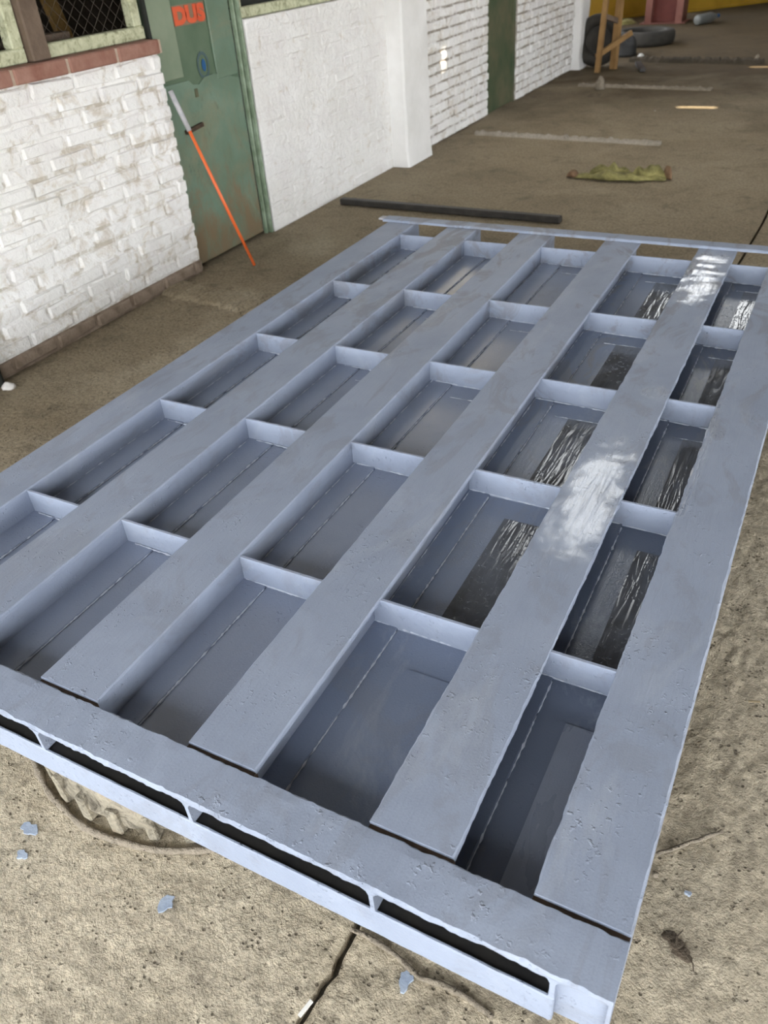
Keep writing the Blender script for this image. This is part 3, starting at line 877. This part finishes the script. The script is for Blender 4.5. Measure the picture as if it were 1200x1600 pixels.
# ------------------------------------------------------------------ tyre the frame rests on, and supports at the far corners
def tyre_flat(label, c, Ro, Ri, T, mat, lugs, name='tyre', cat='tyre', group=None, sd=0):
    t = thing(name, (c[0], c[1], 0), label, cat, group)
    pr = []
    n = 22
    for k in range(n):
        a = 2*math.pi*k/n
        ca, sa = math.cos(a), math.sin(a)
        sg = lambda q, e: math.copysign(abs(q)**e, q)
        zz = T/2+T/2*sg(sa, .7)
        pr.append(((Ro+Ri)/2+(Ro-Ri)/2*sg(ca, .55)-(.035*zz/T if sd else 0)*(ca > 0), zz))
    m = MB().lathe(pr, (c[0], c[1], 0), 220 if sd else 60, True)
    if sd:
        m.v = [(x+.012*noise.noise((x*12, y*12, z*12))+.006*noise.noise((x*30, y*30, z*30)), y+.012*noise.noise((x*12+5, y*12, z*12))+.006*noise.noise((x*30+5, y*30, z*30)), max(0, z+.004*noise.noise((x*11, y*11, 3)))) for x, y, z in m.v]
    m.build('casing', mat, t, smooth=True)
    for k in range(lugs):
        a = 2*math.pi*(k+.5*(sd != 0)*.3)/lugs
        for half in (0, 1):
            aa = a+half*math.pi/lugs
            z0, z1 = (T*.02, T*.50) if not half else (T*.46, T*.96)
            d = Vector((math.cos(aa), math.sin(aa), 0)); s = Vector((-d.y, d.x, 0))
            cc = Vector((c[0], c[1], 0))
            w = 2*math.pi*Ro/lugs*(.16+.10*noise.noise((k*1.7, half, 3)))
            b = MB()
            for rr in (Ro-.06, Ro-.006-.02*half+.012*noise.noise((k*2.3, half, 5))):
                k_ = 1.0 if rr < Ro else .8
                for i_, z in ((-1, z0), (1, z0), (1, z1), (-1, z1)):
                    q = cc+d*rr+s*(i_*w*k_)+Vector((0, 0, z)); b.v.append(tuple(q))
            b.f = [(3,2,1,0),(4,5,6,7),(0,1,5,4),(1,2,6,5),(2,3,7,6),(3,0,4,7)]
            b.build('tread_lug', mat, t, bevel=.004)
    if sd:
        m = MB(); n_ = 150
        m.tube([(c[0]+(Ro+.010+.006*noise.noise((k*.21, 1, 0)))*math.cos(6.2832*k/n_), c[1]+(Ro+.010+.006*noise.noise((k*.21, 1, 0)))*math.sin(6.2832*k/n_), .004) for k in range(n_+1)], [.008+.005*noise.noise((k*.5, 0, 0)) for k in range(n_+1)], 8)
        m.build('dirt_rim', M['ridge'], t, smooth=True)
    return t
tyre_flat('dust-caked old tyre lying flat under the front corner of the steel platform', (-1.085, .985), .462, .26, ZB-.001, M['tyre_dust'], 34, sd=1)
def block(label, x, y):
    tag(MB().box(x-.1, x+.1, y-.1, y+.1, 0, ZB-.0005).build('timber_block', M['wood_dark'], bevel=.006), label, 'wood block', 'blocks under the platform')
block('dark timber block hidden under the platform near its far left corner', -1.75, 3.3)
block('dark timber block hidden under the platform near its far right corner', -.35, 3.3)
block('dark timber block hidden under the near right of the platform', -.33, 1.05)

# ------------------------------------------------------------------ loose things
# orange stick leaning in the door corner
sb = G(398, 416); st = Wp(266, 142, WX+.03)
bs = thing('broom_stick', sb, 'thin orange stick with grey taped top leaning against the green door', 'stick')
d = st-sb
mid = sb+d*.80
MB().tube([sb+Vector((0, 0, .006)), sb+d*.4, mid], .0088, 10).build('handle', M['orange'], bs, smooth=True)
MB().tube([mid-d*.005, sb+d*.9, st], [.0125, .0135, .013], 10).build('taped_end', M['silver'], bs, smooth=True)
# long black steel bar on the floor beyond the frame
a, b = G(534, 319), G(876, 349)
o = MB().bar(a+Vector((0, 0, .022)), b+Vector((0, 0, .022)), .05, .040).build('steel_bar', M['black_bar'], bevel=.006)
tag(o, 'long black steel bar lying on the floor behind the platform', 'steel bar')
# yellow-green cloth
def cloth():
    t = thing('cloth_rag', G(965, 278), 'crumpled yellow-green cloth lying on the floor', 'rag')
    A, B = G(888, 277), G(1046, 281)
    def strip(name, ta, tb, wid, hgt, mat, sd, bow):
        m = MB(); n, k = 46, 12
        d = B-A; s = Vector((-d.y, d.x, 0)).normalized()
        for i in range(n+1):
            u = ta+(tb-ta)*i/n
            c = A+d*u + s*(bow*math.sin(math.pi*u)-.0)
            env = max(.15, math.sin(math.pi*min(1, max(0, (i+.6)/(n+1.2))))**.5)
            for j in range(k):
                an = 2*math.pi*j/k
                r_ = 1+.38*noise.noise((u*9+sd, math.cos(an)*1.3, math.sin(an)*1.3+sd))
                q = c+s*(math.cos(an)*wid*env*r_+.035*noise.noise((u*6, sd, 1)))
                z = max(.001, hgt*env*(.5+.5*math.sin(an))*r_*(1+.55*noise.noise((u*14, sd, 5))))
                m.v.append((q.x, q.y, z))
        for i in range(n):
            for j in range(k):
                j2 = (j+1) % k; a = i*k
                m.f.append((a+j, a+j2, a+k+j2, a+k+j))
        m.f.append(tuple(range(k))); m.f.append(tuple(n*k+j for j in range(k)))
        return m.build(name, mat, t, smooth=True)
    strip('cloth', .06, .97, .065, .045, M['rag'], 1.3, -.05)
    strip('fold', .20, .62, .035, .075, M['rag'], 4.7, .07)
    strip('fold', .62, 1.0, .04, .075, M['rag'], 8.2, .02)
    strip('stained_end', -.02, .12, .04, .045, M['rag_brown'], 2.2, .0)
    strip('stained_end', .93, 1.02, .03, .10, M['rag_brown'], 6.2, .10)
cloth()

# wooden trestle by the end post
tr = thing('wooden_trestle', G(945, 112), 'tall sawn wooden trestle standing by the end of the brick wall', 'trestle')
a0, a1 = G(933, 113), G(958, 108)
up = Vector((0, 0, 1))
MB().bar(a0, a0+Vector((.10, .0, 1.9)), .075, .05).build('upright', M['wood_pale'], tr)
MB().bar(a1, a1+Vector((.02, .05, 1.9)), .075, .05).build('upright', M['wood_pale'], tr)
MB().bar(a0+Vector((-.02, -.02, .16)), a1+Vector((.16, .05, .36)), .04, .05).build('brace', M['wood_pale'], tr)
MB().bar(a0+Vector((.05, 0, .95)), a1+Vector((.02, 0, .80)), .04, .05).build('rung', M['wood_pale'], tr)
MB().bar(a0+Vector((.03, 0, .55)), a1+Vector((.0, 0, .48)), .04, .05).build('rung', M['wood_grey'], tr)

tc = G(996, 74)
tyre_flat('black tyre lying flat on the dim floor beside the wooden trestle', (tc.x, tc.y+.33), .40, .25, .17, M['rubber_dusty'], 0)
# small black tyre lump
def wheel_upright(name, label, c, R_, r_, T, ax, mats, cat):
    t = thing(name, (c[0], c[1], 0), label, cat)
    ax = Vector(ax).normalized(); s = ax.cross(Vector((0, 0, 1))).normalized(); u = s.cross(ax)
    m = MB(); n, k = 40, 14
    for i in range(n):
        A_ = 2*math.pi*i/n; d = s*math.cos(A_)+u*math.sin(A_)
        for j in range(k):
            b_ = 2*math.pi*j/k
            p = Vector((c[0], c[1], R_))+d*((R_+r_)/2+(R_-r_)/2*math.cos(b_))+ax*(T/2*math.sin(b_)); m.v.append(tuple(p))
    for i in range(n):
        for j in range(k):
            a = i*k; b = ((i+1) % n)*k; j2 = (j+1) % k
            m.f.append((a+j, b+j, b+j2, a+j2))
    m.build('tyre_casing', mats[0], t, smooth=True)
    m = MB(); C = Vector((c[0], c[1], R_))
    m.tube([C-ax*T*.3, C+ax*T*.3], r_*1.05, 20); m.build('hub', mats[1], t)
    return t
wc = G(918, 110)
wheel_upright('wheel', 'small dusty wheel leaning behind the wooden trestle', (wc.x+.02, wc.y+.28), .27, .14, .14, (.5, -1, .15), (M['rubber_dusty'], M['rubber_dusty']), 'wheel')
def lump(name, label, c, rx, ry, rz_, mat, cat, sd, group=None):
    m = MB(); n, k = 14, 9
    for i in range(k+1):
        ph = math.pi/2*i/k
        for j in range(n):
            th_ = 2*math.pi*j/n
            q = 1+.30*noise.noise((math.cos(th_)*1.4+sd, math.sin(th_)*1.4, ph*1.5))
            m.v.append((c[0]+rx*math.cos(ph)*math.cos(th_)*q, c[1]+ry*math.cos(ph)*math.sin(th_)*q, (c[2] if len(c) > 2 else 0)-.002+rz_*math.sin(ph)*q))
    for i in range(k):
        for j in range(n):
            j2 = (j+1) % n; a = i*n
            m.f.append((a+j, a+j2, a+n+j2, a+n+j))
    m.f.append(tuple(range(n))[::-1])
    return tag(m.build(name, mat, smooth=True), label, cat, group)
p = G(972, 88); lump('black_bag', 'crumpled black bag on the floor between trestle and tyre', (p.x, p.y+.1), .17, .2, .2, M['rubber'], 'bag', 3)
p = G(989, 86); lump('white_scrap', 'small white scrap beside the black bag', (p.x+.12, p.y-.1), .035, .05, .03, M['white_bit'], 'scrap', 5)
p = G(937, 139); lump('white_scrap', 'whitish lump at the end of the faint concrete ridge', (p.x, p.y), .05, .05, .11, M['ridge'], 'scrap', 6)
p = G(1183, 93); lump('white_scrap', 'tiny pale scrap at the right end of the dark timber', (p.x, p.y), .025, .03, .05, M['ridge'], 'scrap', 7)
p = G(1023, 173); lump('pebble', 'tiny pale pebble left of the sun spot', (p.x, p.y), .012, .02, .012, M['ridge'], 'pebble', 9)
o = MB().bar(G(996, 101)+Vector((0, 0, .02)), G(1004, 113)+Vector((0, 0, .02)), .06, .03).build('steel_offcut', M['black_bar'])
tag(o, 'short black offcut at the left end of the dark timber', 'offcut')
# plastic bottle
bo = thing('plastic_bottle', G(1103, 38), 'clear plastic bottle lying on the far floor', 'bottle')
a, b = G(1088, 40), G(1119, 33)
a = a+Vector((0, 0, .07)); b = b+Vector((0, 0, .07)); dd = b-a
MB().tube([a, a+dd*.03, a+dd*.65, a+dd*.85, b], [.05, .068, .07, .045, .022], 14).build('bottle_body', M['plastic'], bo, smooth=True)
MB().tube([b-dd*.02, b+dd*.07], .027, 12).build('bottle_cap', M['logo_blue'], bo)
# red steel column
rc = thing('steel_column', G(1035, 36), 'dark red painted steel column standing in the dim far end', 'column')
p0, p1 = G(1013, 36), G(1058, 38)
w_ = (p1-p0).length; cx, cy = (p0+p1).x/2, (p0+p1).y/2
MB().box(cx-w_/2, cx-w_/2+.10, cy, cy+.4, .012, ZR-.02).build('flange', M['red_pale'], rc)
MB().box(cx+w_/2-.10, cx+w_/2, cy, cy+.4, .012, ZR-.02).build('flange', M['red_pale'], rc)
MB().box(cx-w_/2+.10, cx+w_/2-.10, cy+.15, cy+.19, .012, ZR-.02).build('web', M['red_steel'], rc)
MB().box(cx-w_/2-.06, cx+w_/2+.06, cy-.05, cy+.46, 0, .012).build('base_plate', M['red_pale'], rc)
# yellow machine beams behind
def yb(label, A, B, H):
    A = Vector(A); B = Vector(B); c = (A+B)/2
    t = thing('yellow_beam', (c.x, c.y, 0), label, 'steel beam', 'yellow beams at the far end')
    z = Vector((0, 0, 1))
    MB().bar(A+z*H*.5, B+z*H*.5, .03, H-.03).build('web', M['yellow'], t)
    MB().bar(A+z*.015, B+z*.015, .18, .03).build('flange', M['yellow'], t)
    MB().bar(A+z*(H-.015), B+z*(H-.015), .18, .03).build('flange', M['yellow'], t)
    for k in (.2, .5, .8):
        q = A.lerp(B, k); MB().bar(q+z*.03, q+z*(H-.03), .02, .16, (B-A).normalized()).build('stiffener', M['yellow'], t)
    return t
yb('yellow steel beam on the far floor right of the red column', G(1066, 20), G(1225, -1), .55)
yb('yellow steel beam on the far floor left of the red column', G(880, 40), G(1010, 23), .55)
pg = G(1048, 14)
o = MB().box(-5.2, -4.0, 12.6, 14.2, 0, .5).box(-5.1, -4.1, 12.8, 14.0, .5, .9).build('machine_base', M['grey_metal'], bevel=.02)
tag(o, 'grey machine base in the dark behind the wooden trestle', 'machine')
p = G(988, 31); lump('leaf_scrap', 'yellow-green scrap on the far floor left of the red column', (p.x, p.y-.5), .18, .2, .06, M['rag'], 'scrap', 12)

# small debris in the foreground
def flake(label, px, py, sx_, sy_, sd, mat='flake'):
    c = G(px, py); m = MB(); n = 16
    for z in (-.004, .0022):
        for j in range(n):
            a = 2*math.pi*j/n; q = 1+.75*noise.noise((math.cos(a)*1.5+sd, math.sin(a)*1.5, sd))
            m.v.append((c.x+sx_*math.cos(a)*q, c.y+sy_*math.sin(a)*q, z))
    m.f.append(tuple(range(n))[::-1]); m.f.append(tuple(range(n, 2*n)))
    for j in range(n): m.f.append((j, (j+1) % n, n+(j+1) % n, n+j))
    return tag(m.build('paint_flake', M[mat]), label, 'paint flake', 'paint drips on the floor')
flake('blue-grey paint blob on the concrete below the front beam', 634, 1532, .012, .017, 3)
flake('pale paint smear on the concrete left of the slab joint', 258, 1412, .014, .014, 5)
flake('small pale paint smear in front of the tyre', 45, 1294, .022, .012, 8)
flake('tiny paint drip near the bottom left of the floor', 36, 1336, .013, .009, 9)
flake('tiny paint drip on the floor beside the right slat', 1076, 1396, .006, .004, 11)
p = G(478, 1578); o = MB().bar((p.x-.004, p.y-.015, .004), (p.x+.004, p.y+.015, .008), .006, .005).build('wood_chip', M['white_bit'])
tag(o, 'pale wood chip wedged in the slab joint', 'chip')
p = G(1058, 1478)
cl = thing('dirt_clod', p, 'dark dirt clod with twigs on the concrete right of the platform', 'clod')
rnd = random.Random(4)
for k in range(9):
    q = lump('clump', None, (p.x+.0042*(k-4)+rnd.uniform(-.003, .003), p.y-.003*(k-4)+rnd.uniform(-.004, .004)), rnd.uniform(.008, .015), rnd.uniform(.006, .012), rnd.uniform(.003, .007), M['clod'], None, k*1.7)
    attach(q, cl)
q = Vector((p.x-.002, p.y, .004))
MB().tube([q, q+Vector((-.002, .012, .004)), q+Vector((.006, .030, .002))], [.0022, .0016, .0008], 6).build('twig', M['clod'], cl)
MB().tube([q+Vector((.02, -.012, 0)), q+Vector((.032, -.022, .002)), q+Vector((.036, -.034, .0))], [.002, .0016, .0008], 6).build('twig', M['clod'], cl)
a, b = G(1026, 1336), G(1128, 1300)
pts = []
for i in range(15):
    q = a.lerp(b, i/14); pts.append((q.x, q.y+.004*noise.noise((i*.5, 0, 0)), .002+.002*noise.noise((i*.9, 1, 0))))
tag(MB().tube(pts, [.004+.002*noise.noise((i*.8, 3, 0)) for i in range(15)], 7).build('mortar_streak', M['ridge'], smooth=True), 'raised mortar streak on the concrete right of the platform', 'mortar streak')
cr = [(548, 1452), (572, 1462), (600, 1480), (618, 1492), (640, 1514), (655, 1528), (690, 1538), (725, 1556), (770, 1590)]
tag(MB().tube([(G(*c_).x, G(*c_).y, .0005) for c_ in cr], [.004, .005, .0055, .004, .006, .0045, .006, .005, .005], 7).build('mortar_streak', M['ridge'], smooth=True), 'pale wandering mortar streak on the floor below the front beam', 'mortar streak')
p = G(1178, 1098); tag(MB().bar((p.x-.012, p.y-.004, .004), (p.x+.012, p.y+.004, .005), .004, .003).build('straw', M['straw']), 'yellow bit of straw on the floor near the right edge', 'straw')
p = G(1024, 1366); lump('pebble', 'small pale pebble against the right edge of the platform', (p.x, p.y), .007, .007, .007, M['ridge'], 'pebble', 21)
p = Wp(8, 598, WX+.03)
tag(MB().tube([(WX+.03, 1.955, .0), (WX+.03, 1.955, .16), (WX+.02, 1.95, .22)], .022, 10).build('drain_pipe', M['gap']), 'dark stub of pipe at the foot of the brick wall', 'pipe')
p = G(14, 605); lump('white_scrap', 'white scrap lying by the pipe stub at the wall foot', (p.x, p.y), .03, .03, .025, M['white_bit'], 'scrap', 25)
